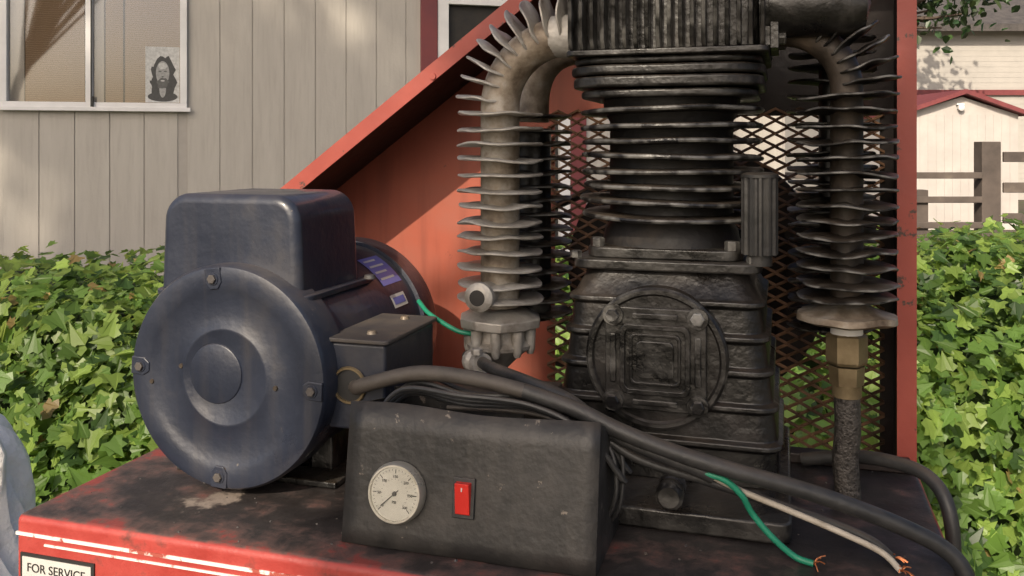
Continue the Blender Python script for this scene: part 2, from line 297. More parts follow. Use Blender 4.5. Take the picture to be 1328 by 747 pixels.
bm=B(); lathe(bm,[(0,.0155),(.0012,.0)],(hx_,.7755,hz_),(0,-1,0),32); rt.part('knockout_hole',bm,'ink')
bm=B(); prism(bm,rr(-.396,.838,.036,.066,.006),'z',-.1898,-.1855); rt.part('terminal_box_lid',bm,'navy2',bevel=.0015)
bm=B()
for yy in (.80,.88): lathe(bm,[(0,.005),(.003,.004)],(-.39,yy,-.1855),(0,0,1),12)
rt.part('lid_screws',bm,'tube')
def patch(rt,name,a0,a1,y0,y1,r,m):
    bm=B(); n=8; A=[];C=[]
    for i in range(n+1):
        a=R(a0+(a1-a0)*i/n); A.append(bm.verts.new((mx+r*math.cos(a),y0,mz+r*math.sin(a)))); C.append(bm.verts.new((mx+r*math.cos(a),y1,mz+r*math.sin(a))))
    for i in range(n): bm.faces.new((A[i],A[i+1],C[i+1],C[i]))
    return rt.part(name,bm,m)
patch(rt,'rating_sticker',38,62,.935,.985,.1071,'stickb')
for k in range(4): patch(rt,'sticker_print_%d'%k,42+k*5.2,43.6+k*5.2,.94,.975-.006*(k%2),.1074,'label')
patch(rt,'maker_sticker',22.5,31,.935,.972,.1071,'label'); patch(rt,'maker_sticker_bar',24.5,29,.939,.968,.1074,'stickb')
bm=B()
box(bm,-.62,-.43,.80,1.03,DZ,-.338)
box(bm,-.60,-.575,.83,1.0,-.338,-.29); box(bm,-.475,-.45,.83,1.0,-.338,-.29)
rt.part('mounting_base',bm,'black',bevel=.002)
bm=B(); tube(bm,[(-.395,.93,-.175),(-.375,.915,-.186),(-.34,.905,-.20),(-.322,.91,-.205),(-.318,.92,-.222)],.0026); rt.part('ground_wire',bm,'green')
# ================================================================== PUMP
px,py=-.1165,.972
rt=Root('compressor_pump',(px,py,-.2))
bm=B(); levels=[(-.118,-.012)]
for z in (-.153,-.186,-.218,-.252,-.288): levels+=[(z+.0050,0),(z+.0020,.0048),(z-.0020,.0048),(z-.0050,0)]
levels+=[(-.326,.0)]
ringz=[]
for z,e in levels:
    t=(-.118-z)/.208; hx=.089+.021*min(1,t*1.2)+e; hy=.085+.010*t+e
    ringz.append([(x,y,z) for x,y in rr(px+.003,py-.002,hx,hy,.020,5)])
loft(bm,ringz); rt.part('crankcase',bm,'black',bevel=.0012)
bm=B(); prism(bm,rr(px+.003,py,.094,.088,.02),'z',-.124,-.114); prism(bm,rr(px,py,.079,.075,.02),'z',-.114,-.103); rt.part('crankcase_top_flange',bm,'black',bevel=.002)
bm=B()
for sx in (-1,1):
    for sy in (-1,1): hexb(bm,(px+sx*.068,py+sy*.064,-.103),(0,0,1),.0075,.009)
for sx in (-1,1): hexb(bm,(px+sx*.088,py-.076,-.114),(0,0,1),.006,.007)
rt.part('flange_bolts',bm,'black',sharp=25)
bm=B(); prism(bm,rr(px+.006,.945,.118,.145,.012),'z',DZ,-.326); rt.part('pump_base',bm,'black',bevel=.003)
cx,cz=-.119,-.207; yf=.878
bm=B(); lathe(bm,[(-.02,.069),(.008,.0695),(.0105,.067),(.0105,.063),(.0085,.061),(.0085,.0)],(cx,yf,cz),(0,-1,0),64); rt.part('bearing_carrier',bm,'black')
bm=B(); prism(bm,rr(cx,cz,.049,.050,.008),'y',yf-.014,yf-.008); rt.part('cover_plate',bm,'black',bevel=.0015)
def ringplate(bm,hx,hz,w,y0,y1,rad):
    o=rr(cx,cz,hx,hz,rad); i=rr(cx,cz,hx-w,hz-w,max(.001,rad-w*.5))
    n=len(o); V=[[bm.verts.new((p[0],y,p[1])) for p in q] for y in (y0,y1) for q in (o,i)]
    for k in range(n):
        j=(k+1)%n
        for a,b in ((0,1),(1,3),(3,2),(2,0)): bm.faces.new((V[a][k],V[a][j],V[b][j],V[b][k]))
bm=B(); ringplate(bm,.034,.034,.005,yf-.018,yf-.0135,.008); ringplate(bm,.025,.025,.003,yf-.0165,yf-.0138,.006); rt.part('cover_ribs',bm,'black',bevel=.001)
bm=B(); prism(bm,rr(cx,cz,.018,.018,.005),'y',yf-.0165,yf-.0138)
for dx in (-.041,.041): box(bm,cx+dx-.003,cx+dx+.003,yf-.0165,yf-.0138,cz-.024,cz+.024)
for dz in (-.042,.042): box(bm,cx-.022,cx+.022,yf-.0165,yf-.0138,cz+dz-.003,cz+dz+.003)
rt.part('cover_boss',bm,'black',bevel=.0015)
bm=B(); b2=B()
for sx in (-1,1):
    for sz in (-1,1):
        lathe(b2,[(0,.0105),(.004,.0100)],(cx+sx*.041,yf-.013,cz+sz*.042),(0,-1,0),20)
        hexb(bm,(cx+sx*.041,yf-.017,cz+sz*.042),(0,-1,0),.0068,.005)
rt.part('cover_bolt_pads',b2,'black'); rt.part('cover_bolts',bm,'fin',sharp=25)
bm=B(); cyl(bm,(-.094,.80,-.302),(-.094,.87,-.302),.009); lathe(bm,[(0,.012),(.012,.012),(.014,.010),(.016,.012),(.028,.0125),(.032,.009),(.032,0)],(-.094,.80,-.302),(0,-1,0),12)
rt.part('oil_drain',bm,'black',sharp=30)
# cylinder + fins
bm=B(); lathe(bm,[(0,.074),(.015,.071),(.022,.066),(.13,.066),(.14,.072),(.16,.074)],(px,py,-.103),(0,0,1),48); rt.part('cylinder_barrel',bm,'barrel')
bm=B()
for k in range(8):
    z=-.073+k*.0158; s=1+.010*math.sin(k*2.1)
    lathe(bm,[(-.0036,.060),(-.0028,.0935*s),(-.0018,.0962*s),(0,.0970*s),(.0018,.0962*s),(.0028,.0935*s),(.0036,.060)],(px,py,z),(random.uniform(-.016,.016),random.uniform(-.012,.012),1),80,wob=.028,seed=k)
rt.part('cylinder_fins',bm,'fin')
bm=B()
for z0,z1,h,rad in ((.050,.058,.091,.05),(.0600,.071,.097,.045),(.0725,.082,.0985,.045),(.0835,.0905,.095,.04)):
    prism(bm,rr(px+.002,py,h,h,rad,10),'z',z0,z1)
rt.part('valve_plates',bm,'fin',bevel=.003,segs=3)
bm=B(); prism(bm,rr(-.1115,.975,.089,.088,.012),'z',.0965,.215); rt.part('cylinder_head',bm,'black',bevel=.003)
bm=B()
for k in range(18):
    x=-.2045+k*.01095
    prism(bm,[(.866,.215),(.866,.106),(.872,.097),(.90,.097),(.90,.215)],'x',x-.0021,x+.0021)
for k in range(16):
    y=.895+k*.0108; box(bm,-.022,-.0115,y-.0016,y+.0016,.098,.212); box(bm,-.2125,-.20,y-.0016,y+.0016,.098,.212)
rt.part('head_fins',bm,'black',bevel=.0008,segs=1)
bm=B(); prism(bm,rr(-.1115,.972,.099,.104,.01),'z',.0907,.0965); rt.part('head_gasket_flange',bm,'black',bevel=.0015)
bm=B(); bx,by=-.022,.90
pr=[]
for k in range(48):
    a=2*math.pi*k/48; r=.0175 if k%4 in(0,1) else .0155; pr.append((bx+r*math.cos(a),by+r*math.sin(a)))
prism(bm,pr,'z',-.105,-.030); lathe(bm,[(0,.012),(.012,.012)],(bx,by,-.116),(0,0,1),20)
lathe(bm,[(0,.018),(.003,.018),(.005,.012)],(bx,by,-.030),(0,0,1),32)
rt.part('crankcase_breather',bm,'boxblk',sharp=25)
# flywheel behind the guard mesh, with belts to the motor pulley
fw_=Root('pump_flywheel',(cx,1.27,cz+.02))
fz=cz+.03
bm=B(); lathe(bm,[(0,.134),(0,.178),(.008,.178),(.012,.17),(.016,.178),(.024,.178),(.028,.17),(.032,.178),(.040,.178),(.040,.134),(0,.134)],(cx,1.25,fz),(0,1,0),64); lathe(bm,[(0,.034),(.05,.034)],(cx,1.245,fz),(0,1,0),32); cyl(bm,(cx,1.06,fz),(cx,1.25,fz),.016); fw_.part('rim_and_hub',bm,'grimeshade')
bm=B()
for k in range(5):
    a=2*math.pi*k/5+.3; u=Vector((math.cos(a),0,math.sin(a))); t=Vector((-math.sin(a),0,math.cos(a))); c=Vector((cx,1.262,fz))
    V=[]
    for r_,w_ in ((.03,.024),(.138,.030)):
        V.append([bm.verts.new(c+u*r_+t*w_*s+Vector((0,d+s*.008,0))) for s,d in ((-1,0),(1,0),(1,.008),(-1,.008))])
    for i in range(4): bm.faces.new((V[0][i],V[0][(i+1)%4],V[1][(i+1)%4],V[1][i]))
    bm.faces.new(V[0]); bm.faces.new(V[1])
fw_.part('fan_spokes',bm,'grimeshade')
bm=B()
for s in (1,-1): tube(bm,[(mx,1.267,mz+s*.052),((mx+cx)/2,1.267,(mz+fz)/2+s*.114),(cx-.01,1.267,fz+s*.176)],.006,seg=8,sub=4)
fw_.part('drive_belt',bm,'rubber')
# ================================================================== FINNED COOLERS
def cooler(name,x,y,z0,z1,step,fm,tm,side,elb=True,rf=.047,rtb=.0215,RR=.077,seed=0,th=.0014,ne=9):
    rt=Root(name,(x,y,z0))
    bm=B(); zc=z1+.006
    c=[(x,y,z0-.01),(x,y,(z0+z1)/2),(x,y,zc-.02)]
    if elb:
        for k in range(0,9): a=R(90*k/8); c.append((x+side*(RR-RR*math.cos(a)),y,zc+RR*math.sin(a)))
        c.append((x+side*(RR+.02),y,zc+RR))
    tube(bm,c,rtb,seg=28,sub=4); rt.part('cooler_tube',bm,tm)
    bm=B(); n=int(round((z1-z0)/step))
    for k in range(n+1):
        z=z0+(z1-z0)*k/n+random.uniform(-.0008,.0008)
        lathe(bm,[(-th*1.4,rtb*.9),(-th,rf*.975),(-th*.5,rf),(th*.5,rf),(th,rf*.975),(th*1.4,rtb*.9)],(x,y,z),(random.uniform(-.03,.03),random.uniform(-.03,.03),1),44,wob=.06,seed=seed+k)
    if elb:
        for k in range(1,ne+1):
            a=R(92*k/ne-4); rad=Vector((-side*math.cos(a),0,math.sin(a))); tan=Vector((side*math.sin(a),random.uniform(-.04,.04),math.cos(a)))
            r_=(rf-.0+rtb*.55)/2+.002; cc=Vector((x+side*RR,y,zc))+rad*(RR+rf-r_+.004)
            lathe(bm,[(-th*1.4,rtb*.4),(-th,r_*.97),(-th*.5,r_),(th*.5,r_),(th,r_*.97),(th*1.4,rtb*.4)],cc,tan,36,wob=.05,seed=seed+40+k)
    rt.part('cooler_fins',bm,fm)
    return rt
lc=cooler('finned_intercooler_pipe',-.299,.933,-.166,.036,.0172,'alu','tube',1,seed=1)
x,y=-.299,.933
bm=B(); lathe(bm,[(0,.0225),(.02,.024),(.035,.027),(.04,.025)],(x+.06,y,.119),(1,0,0),28); lc.part('elbow_ferrule',bm,'alu')
bm=B(); lathe(bm,[(0,.019),(.022,.019)],(x+.086,y-.02,.129),(1,0,0),6); lc.part('elbow_nut',bm,'black',sharp=25)
bm=B(); lathe(bm,[(-.008,.0),(-.008,.009),(-.004,.0155),(.004,.0155),(.008,.009),(.008,.0)],(x-.006,y-.052,-.158),(0,1,0),28); 
lathe(bm,[(0,.011),(.04,.013)],(x-.006,y-.048,-.158),(0,1,0),20); lc.part('lug',bm,'alu')
bm=B(); lathe(bm,[(0,.0085),(.001,.0)],(x-.006,y-.0602,-.158),(0,-1,0),20); lc.part('lug_hole',bm,'dark')
bm=B(); lathe(bm,[(0,.036),(.002,.045),(.012,.046),(.014,.041),(.02,.03)],(x,y,-.199),(0,0,1),10,wob=.05,seed=3); lc.part('discharge_flange',bm,'alu',bevel=.0015)
bm=B()
for k in range(9):
    a=2*math.pi*k/9; c=Vector((x+.0345*math.cos(a),y+.0345*math.sin(a),0)); lathe(bm,[(0,.0035),(.006,.0055),(.028,.0065)],c+Vector((0,0,-.226)),(0,0,1),10)
lathe(bm,[(0,.0),(0,.010),(.008,.018),(.016,.027),(.022,.036),(.026,.037),(.03,.03),(.05,.028)],(x,y,-.242),(0,0,1),36); lc.part('unloader_valve_body',bm,'alu')
bm=B(); lathe(bm,[(0,.008),(.02,.009)],(x+.0,y,-.258),(0,0,1),12); tube(bm,[(x,y,-.245),(x,y-.01,-.262),(x+.02,y-.03,-.262)],.0075); lc.part('valve_fitting',bm,'brass')
rc2=cooler('finned_intercooler_pipe',-.292,1.045,-.20,.036,.0172,'fin','fin',1,elb=False,seed=60)
bm=B(); tube(bm,[(-.292,1.045,.03),(-.290,1.045,.07),(-.275,1.04,.10),(-.245,1.03,.115),(-.19,1.02,.118)],.019,seg=20); rc2.part('upper_bend',bm,'tube')
r1=cooler('finned_intercooler_pipe',.060,.933,-.148,.05,.0155,'fin','tubed',-1,seed=80,rf=.0475,rtb=.0155,RR=.06,th=.0013,ne=9)
x,y=.06,.933
bm=B(); lathe(bm,[(0,.040),(.003,.0475),(.009,.047),(.011,.034),(.02,.02)],(x,y,-.173),(0,0,1),44,wob=.07,seed=9); r1.part('lower_flange',bm,'tube')
bm=B(); lathe(bm,[(0,.0155),(.012,.015)],(x,y,-.187),(0,0,1),28); r1.part('sealant_collar',bm,'teflon')
bm=B(); lathe(bm,[(0,.0175),(.003,.0195),(.028,.0195),(.030,.0175)],(x,y,-.214),(0,0,1),6); lathe(bm,[(0,.016),(.018,.017)],(x,y,-.234),(0,0,1),6); lathe(bm,[(0,.014),(.012,.014)],(x,y,-.246),(0,0,1),24); r1.part('hose_nut',bm,'brass',sharp=25)
bm=B(); tube(bm,[(x,y,-.24),(x+.001,y,-.28),(x-.001,y+.002,-.31),(x+.002,y,-.35)],.0125,seg=20); r1.part('braided_hose',bm,'hose')
r2=cooler('finned_intercooler_pipe',.052,1.055,-.20,.12,.0158,'black','black',-1,elb=False,seed=120,rtb=.014)
bm=B(); tube(bm,[(.052,1.055,.12),(.03,1.04,.145),(-.02,1.02,.15)],.014,seg=16); r2.part('upper_bend',bm,'black')
rt=Root('intake_manifold',(0,.93,.13))
bm=B(); lathe(bm,[(0,.02),(0,.030),(.02,.031),(.06,.031),(.085,.030),(.098,.022),(.103,0)],(-.022,.915,.138),(1,0,0),32); tube(bm,[(-.03,.93,.165),(.01,.91,.175),(.06,.905,.19)],.022,seg=20)
rt.part('manifold_body',bm,'black')
bm=B()
for yy,zz in ((.905,.15),(.955,.15),(.905,.106),(.955,.106)): hexb(bm,(-.005,yy,zz),(1,0,0),.007,.008)
box(bm,-.012,-.004,.89,.97,.095,.165); rt.part('manifold_flange',bm,'black',bevel=.001)
# ================================================================== BELT GUARD
rt=Root('belt_guard',(-.3,1.12,-.1))
Y1,Y2=1.04,1.20
path=[(-.70,DZ),(-.70,-.1016),(-.159,.30),(.137,.30),(.137,-.50)]
bm=B(); vs=[(bm.verts.new((p[0],Y1,p[1])),bm.verts.new((p[0],Y2,p[1]))) for p in path]
for a,b in zip(vs,vs[1:]): bm.faces.new((a[0],a[1],b[1],b[0]))
rt.part('guard_side_sheet',bm,'redlip',smooth=False,solid=.003)
def inset(path,w):
    out=[]
    for i,p in enumerate(path):
        P=Vector(p); segs=[]
        if i>0: segs.append((Vector(path[i])-Vector(path[i-1])).normalized())
        if i<len(path)-1: segs.append((Vector(path[i+1])-Vector(path[i])).normalized())
        ns=[Vector((s.y,-s.x)) for s in segs]
        if len(ns)==1: out.append(P+ns[0]*w)
        else:
            m=(ns[0]+ns[1]).normalized(); out.append(P+m*w/max(.3,m.dot(ns[0])))
    return out
inn=inset(path,.0195)
bm=B(); A=[bm.verts.new((p[0],Y1-.002,p[1])) for p in path]; C=[bm.verts.new((p.x,Y1-.002,p.y)) for p in inn]
for i in range(len(A)-1): bm.faces.new((A[i],A[i+1],C[i+1],C[i]))
rt.part('guard_front_lip',bm,'redlip',smooth=False,solid=.003)
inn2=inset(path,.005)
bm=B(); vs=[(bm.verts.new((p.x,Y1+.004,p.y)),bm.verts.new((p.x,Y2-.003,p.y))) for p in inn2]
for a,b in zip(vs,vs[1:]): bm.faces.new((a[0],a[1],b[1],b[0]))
rt.part('guard_shade_liner',bm,'grimeshade',smooth=False)  # greasy liner sheet, with the underside's shade put into its colour
def slope(x): return -.1016+(x+.70)*.742
bm=B(); prism(bm,[(-.698,DZ),(-.304,DZ),(-.304,.04),(-.18,.04),(-.18,slope(-.18)-.002),(-.698,-.102)],'y',Y2-.002,Y2+.001); rt.part('guard_back_panel',bm,'red',smooth=False)
bm=B(); prism(bm,[(-.179,.04),(.116,.04),(.116,-.50),(.135,-.50),(.135,.298),(-.157,.298),(-.179,slope(-.179)-.002)],'y',Y2-.002,Y2+.001); rt.part('guard_upper_panel',bm,'grimeshade',smooth=False)
bm=B()
h=.0082; hw=.0145
xs=[-.314+i*hw for i in range(31)]
for j in range(70):
    zj=-.52+j*h
    for i in range(len(xs)-1):
        s0=1 if (i+j)%2==0 else -1
        za=zj+s0*h/2*.9; zb2=zj-s0*h/2*.9; w=.0016
        v=[bm.verts.new(p) for p in ((xs[i],Y2-.007,za-w),(xs[i+1],Y2-.007,zb2-w),(xs[i+1],Y2-.004,zb2+w),(xs[i],Y2-.004,za+w))]
        bm.faces.new(v)
rt.part('expanded_metal_mesh',bm,'mesh',smooth=False,solid=.0012)
bm=B()
for xx,zz in ((-.64,-.075),(-.42,.088)): lathe(bm,[(0,.005),(.003,.004)],(xx,Y1-.004,zz),(0,-1,0),12)
rt.part('rivets',bm,'redlip')
# ================================================================== CONTROL BOX
rt=Root('control_box',(-.255,.72,-.29))
def fy(z): return .695+ (z-DZ)/.118*.018
xa,xb=-.368,-.143; zt=-.2265
bm=B()
nx=16; V=[]
for i in range(nx+1):
    xx=xa+(xb-xa)*i/nx; f=i/nx
    V.append([bm.verts.new((xx,fy(z)+.0022*math.sin(i*.6)*((z-DZ)/.118)+(.004*(f**4)*((z-DZ)/.118)),z)) for z in (DZ+.001,-.33,-.31,-.29,-.27,-.25,zt+.0014*math.sin(i*.45)-.001*f)])
for a,b in zip(V,V[1:]):
    for k in range(6): bm.faces.new((a[k],b[k],b[k+1],a[k+1]))
rt.part('front_panel',bm,'boxblk',solid=-.0022,bevel=0)
bm=B(); prism(bm,[(.696,DZ+.001),(.80,DZ+.001),(.80,-.275),(.768,-.262),(.735,-.235),(fy(zt)+.006,zt-.003)],'x',xb-.002,xb); prism(bm,[(.699,DZ+.003),(.80,DZ+.003),(.80,-.245),(fy(zt)+.003,-.23)],'x',xa+.001,xa+.003); rt.part('side_plates',bm,'boxblk',smooth=False)
bm=B(); box(bm,xa+.003,xb-.003,.702,.80,DZ+.002,DZ+.005); box(bm,xa+.004,xb-.09,.797,.80,DZ+.005,-.235); rt.part('tray',bm,'boxblk',smooth=False)
gx,gz=-.3165,-.297; tilt=(0,-1,.153)
q=Vector(tilt).normalized()
rtc=Vector((gx,fy(gz)-.001,gz))
bm=B(); lathe(bm,[(0,.0255),(.004,.0257),(.008,.025),(.0105,.0237),(.0105,.0222),(.008,.0218)],rtc,q,48); rt.part('gauge_bezel',bm,'chrome')
bm=B(); lathe(bm,[(.0,.0222),(.0083,.0222),(.0084,0)],rtc,q,48); rt.part('gauge_dial',bm,'dial')
bm=B()
ux=Vector((1,0,0)); uz=ux.cross(q).normalized()*-1
if uz.z<0: uz=-uz
def dialrect(bm,a,r0,r1,w,h):
    d=ux*math.cos(a)+uz*math.sin(a); s=ux*-math.sin(a)+uz*math.cos(a); c=rtc+q*h
    bm.faces.new([bm.verts.new(c+d*r0+s*w),bm.verts.new(c+d*r0-s*w),bm.verts.new(c+d*r1-s*w),bm.verts.new(c+d*r1+s*w)])
for k in range(31):
    a=R(225-270*k/30); dialrect(bm,a,.0168 if k%5==0 else .0188,.0203,.00035 if k%5==0 else .00018,.0087)
for k in range(19): 
    a=R(225-270*k/18); dialrect(bm,a,.0115,.0125,.00016,.0087)
dialrect(bm,R(222),-.005,.016,.0004,.0095)
lathe(bm,[(.0086,.002),(.0100,.0018)],rtc,q,12)
rt.part('gauge_marks',bm,'ink',smooth=False)
def tiltrot(): return (R(90)-math.atan(.153),0,0)
for k in range(7):
    a=R(225-270*k/6); p=rtc+q*.0088+(ux*math.cos(a)+uz*math.sin(a))*.0143-uz*.0012
    text(rt,'gauge_number_%d'%k,str(k*50),.0032,p,'ink',rot=tiltrot())
text(rt,'gauge_unit','PSI',.0033,rtc+q*.0088-uz*.008,'ink',rot=tiltrot())
bm=B(); lathe(bm,[(0,.0222),(.0001,.0)],rtc+q*.0102,q,40); rt.part('gauge_glass',bm,'glass')
sx_,sz_=-.2565,-.2955; s0=Vector((sx_,fy(sz_),sz_))
def obox(bm,c,hw,hh,d0,d1):
    P=[c+ux*a*hw+uz*b*hh+q*d for d in (d0,d1) for b in(-1,1) for a in(-1,1)]
    v=[bm.verts.new(p) for p in P]
    for f in ((0,2,3,1),(4,5,7,6),(0,1,5,4),(2,6,7,3),(0,4,6,2),(1,3,7,5)): bm.faces.new([v[i] for i in f])
bm=B(); obox(bm,s0,.0098,.0165,0,.0035); rt.part('switch_bezel',bm,'rubber',bevel=.001)
bm=B(); c=s0+q*.0035
P=[(-1,-1,0),(1,-1,0),(1,1,0),(-1,1,0)]
lo=[bm.verts.new(c+ux*a*.0066+uz*b*.0132) for a,b,_ in P]; hi=[bm.verts.new(c+ux*a*.0063+uz*b*.0127+q*(.0065 if b>0 else .0015)) for a,b,_ in P]
bm.faces.new(hi); 
for i in range(4): bm.faces.new((lo[i],lo[(i+1)%4],hi[(i+1)%4],hi[i]))
rt.part('rocker_switch',bm,'switch',bevel=.0006)
bm=B(); obox(bm,c+uz*.008+q*.005,.0005,.0016,0,.0010); rt.part('switch_mark',bm,'label')
bm=B()
for k in range(7):
    z=-.222-.004*(k%3); yy=.735+.008*k
    tube(bm,[(-.36,yy,z-.03),(-.33,yy+.004,z+.002),(-.27,yy-.006,z+.004-.002*k),(-.21,yy+.004,z-.002),(-.16,yy,z-.02),(-.13,yy+.01,z-.06)],.0024,seg=8)
rt.part('internal_wires',bm,'rubber')
bm=B(); tube(bm,[(-.15,.76,-.25),(-.139,.755,-.27),(-.137,.75,-.30),(-.15,.76,-.33)],.002,seg=8); tube(bm,[(-.15,.77,-.24),(-.134,.765,-.27),(-.135,.76,-.31),(-.15,.77,-.335)],.002,seg=8);rt.part('loose_wires',bm,'rubber')
rt=Root('pressure_switch_bracket',(-.33,.85,-.26))
bm=B(); box(bm,-.36,-.215,.82,.88,-.30,-.240); box(bm,-.35,-.30,.83,.87,-.345,-.30); rt.part('bracket_body',bm,'tubed',bevel=.002)
bm=B()
for k,xx in enumerate((-.30,-.275,-.25)): lathe(bm,[(0,.005),(.012,.005),(.014,.004)],(xx,.82,-.256),(0,-1,0),6)
rt.part('terminals',bm,'brass',sharp=25)
bm=B(); cyl(bm,(-.245,.83,-.242),(-.245,.83,-.229),.0045); rt.part('green_terminal',bm,'green')
# ================================================================== CABLES (eye-height frame, metres)
def cable(name,pts,r,m,ends=None):
    rt=Root(name,pts[0],CAMF); bm=B(); tube(bm,pts,r,seg=14,sub=8); rt.part('jacket',bm,m)
    if ends:
        bm=B(); e=Vector(pts[-1])
        for k in range(7):
            d=Vector((random.uniform(-.3,1),random.uniform(-1,.4),random.uniform(-.25,.5)))*.011
            tube(bm,[e,e+d*.5+Vector((0,0,.002)),e+d],.0006,seg=5,sub=3)
        rt.part('copper_strands',bm,'copper')
    return rt
pA=[(-.158,.885,-.2310),(-.1500,.855,-.2320),(-.137,.838,-.2245),(-.0884,.82,-.2096),(-.0376,.80,-.2087),(.0109,.785,-.2165),(.0542,.77,-.2275),(.0899,.76,-.2425),(.1343,.75,-.2576),(.184,.74,-.2703),(.2339,.735,-.2825),(.2768,.73,-.2952),(.319,.725,-.3108),(.3512,.72,-.3268),(.3656,.715,-.3451),(.3692,.71,-.3766),(.365,.70,-.45),(.35,.68,-.60)]
ra=cable('power_cable',pA[:6],.0070,'rubberbrown'); bm=B(); tube(bm,pA[5:],.0070,seg=14); ra.part('jacket_far',bm,'rubber')
cable('power_cable',[(-.048,.955,-.2255),(-.035,.92,-.2215),(-.0184,.88,-.2204),(.0185,.82,-.2195),(.0522,.79,-.2270),(.0844,.77,-.2471),(.1221,.755,-.2606),(.1539,.75,-.2716),(.1698,.748,-.2784)],.0062,'rubber')
cable('stripped_wire',[(.0547,.785,-.236),(.0747,.775,-.2500),(.1104,.765,-.2700),(.1615,.757,-.2840),(.2191,.75,-.3010),(.2695,.745,-.3170),(.2999,.74,-.3292),(.3157,.735,-.3415)],.0040,'rubber',True)
cable('stripped_wire',[(.165,.749,-.2765),(.1925,.748,-.2900),(.2306,.742,-.3040),(.2741,.735,-.3205),(.3042,.73,-.3340),(.3137,.715,-.3422)],.0026,'white',True)
cable('stripped_wire',[(.160,.746,-.2740),(.178,.742,-.2790),(.1920,.741,-.2915),(.2007,.742,-.3065),(.2156,.738,-.3241),(.2340,.735,-.3395),(.2475,.728,-.3425)],.0027,'green',True)
rt=cable('thin_wire',[(-.07,.83,-.2355),(-.03,.82,-.2365),(.01,.80,-.2345),(.04,.79,-.2385),(.062,.78,-.247)],.0022,'rubber')
bm=B(); tube(bm,[(-.06,.82,-.241),(-.02,.81,-.240),(.02,.795,-.2395),(.05,.78,-.246)],.0022,seg=8); rt.part('wire_2',bm,'rubberbrown')
rt=Root('cable_clamp',(-.03,.90,-.22),CAMF)
bm=B(); lathe(bm,[(0,.011),(.004,.0125),(.01,.0125),(.014,.010),(.018,.0115),(.026,.011)],(-.043,.93,-.2235),(.5,-.86,.03),14); hexb(bm,(-.036,.905,-.212),(0,0,1),.006,.006); rt.part('clamp_body',bm,'alu',sharp=25)
rt=Root('rubber_hose',(.09,.98,-.33)); bm=B(); tube(bm,[(.02,1.0,-.335),(.07,.985,-.322),(.11,.965,-.318),(.137,.94,-.322),(.150,.92,-.345),(.152,.915,-.40),(.14,.93,-.46)],.0068,seg=14); rt.part('hose_body',bm,'rubber')
rt=Root('steel_bar',(.08,1.02,-.335)); bm=B(); box(bm,.0,.13,1.012,1.035,-.3445,-.333); rt.part('bar_body',bm,'grimeshade',bevel=.002)
# ================================================================== HOUSE
rt=Root('house',(0,0,0),HOUSE)
HZ=3.1
def boards(bm,x0,x1,z0,z1,w=.18,g=.0045):
    n=int((x1-x0)/w+.5)
    for i in range(n):
        a=x0+i*w; b=min(a+w-g,x1)
        if b>a: box(bm,a,b,-.004,0,z0,z1)
wx0,wx1,wz0,wz1=-.615,.349,1.71,2.75
dx0,dx1,dz1=1.80,2.66,2.45
bm=B()
boards(bm,-4.17,wx0+.015,.1,HZ)
boards(bm,wx0+.015,wx1,.1,wz0); boards(bm,wx0+.015,wx1,wz1,HZ)
boards(bm,wx1,dx0-.10,.1,HZ); boards(bm,dx1+.1,4.2,.1,HZ); boards(bm,dx0,dx1,dz1+.08,HZ)
rt.part('siding_boards',bm,'siding',bevel=.001,segs=1)
bm=B()
for a,b,c,d in ((-4.2,wx0,.0,HZ),(wx0,wx1,0,wz0),(wx0,wx1,wz1,HZ),(wx1,dx0-.02,0,HZ),(dx1+.02,4.22,0,HZ),(dx0-.02,dx1+.02,dz1,HZ)): box(bm,a,b,.001,.02,c,d)
box(bm,-4.2,-4.18,.021,5,0,HZ); box(bm,4.2,4.22,.021,5,0,HZ); box(bm,-4.2,4.22,5,5.02,0,HZ)
rt.part('wall_sheathing',bm,'groove',smooth=False)
bm=B(); prism(bm,[(-.35,HZ-.06),(-.35,HZ+.06),(2.5,HZ+1.3),(5.5,HZ),(5.5,HZ-.12),(2.5,HZ+1.15)],'x',-4.6,4.6); rt.part('roof',bm,'roof',smooth=False)
bm=B(); box(bm,-4.6,4.6,-.375,-.352,HZ-.10,HZ+.08); box(bm,dx0-.105,dx0-.002,-.03,.0,.1,HZ-.1); box(bm,dx1+.002,dx1+.105,-.03,0,.1,HZ-.1); rt.part('red_trim',bm,'trimr',bevel=.003)
bm=B(); fw=.038
box(bm,wx0,wx1,-.03,.03,wz0,wz0+fw); box(bm,wx0,wx1,-.03,.03,wz1-fw,wz1); box(bm,wx0,wx0+fw,-.029,.03,wz0+fw,wz1-fw); box(bm,wx1-fw,wx1,-.029,.03,wz0+fw,wz1-fw)
box(bm,-.185,-.15,-.022,.03,wz0+fw,wz1-fw)
box(bm,wx0-.02,wx1+.02,-.042,-.031,wz0-.012,wz0+.012)
rt.part('window_frame',bm,'trimw',bevel=.003)
bm=B(); box(bm,-.158,-.150,-.028,-.0225,wz0+fw,wz1-fw); box(bm,-.155,-.14,-.045,-.031,wz0+.012,wz0+.07); rt.part('window_latch',bm,'ink',bevel=.001)
bm=B(); box(bm,wx0+fw,wx1-fw,.008,.010,wz0+fw,wz1-fw); rt.part('window_glass',bm,'glass',smooth=False)
bm=B(); box(bm,-.50,-.20,.035,.045,wz0+.01,wz1); box(bm,-.09,-.0,.035,.04,wz0+.01,wz1); box(bm,.012,wx1+.02,.035,.045,wz0+.01,wz1); rt.part('bamboo_blinds',bm,'blind',smooth=False)
bm=B(); box(bm,wx0-.02,-.505,.035,.04,wz0+.01,wz1); box(bm,-.195,-.10,.035,.04,wz0+.01,wz1); rt.part('curtain',bm,'curtain',smooth=False)
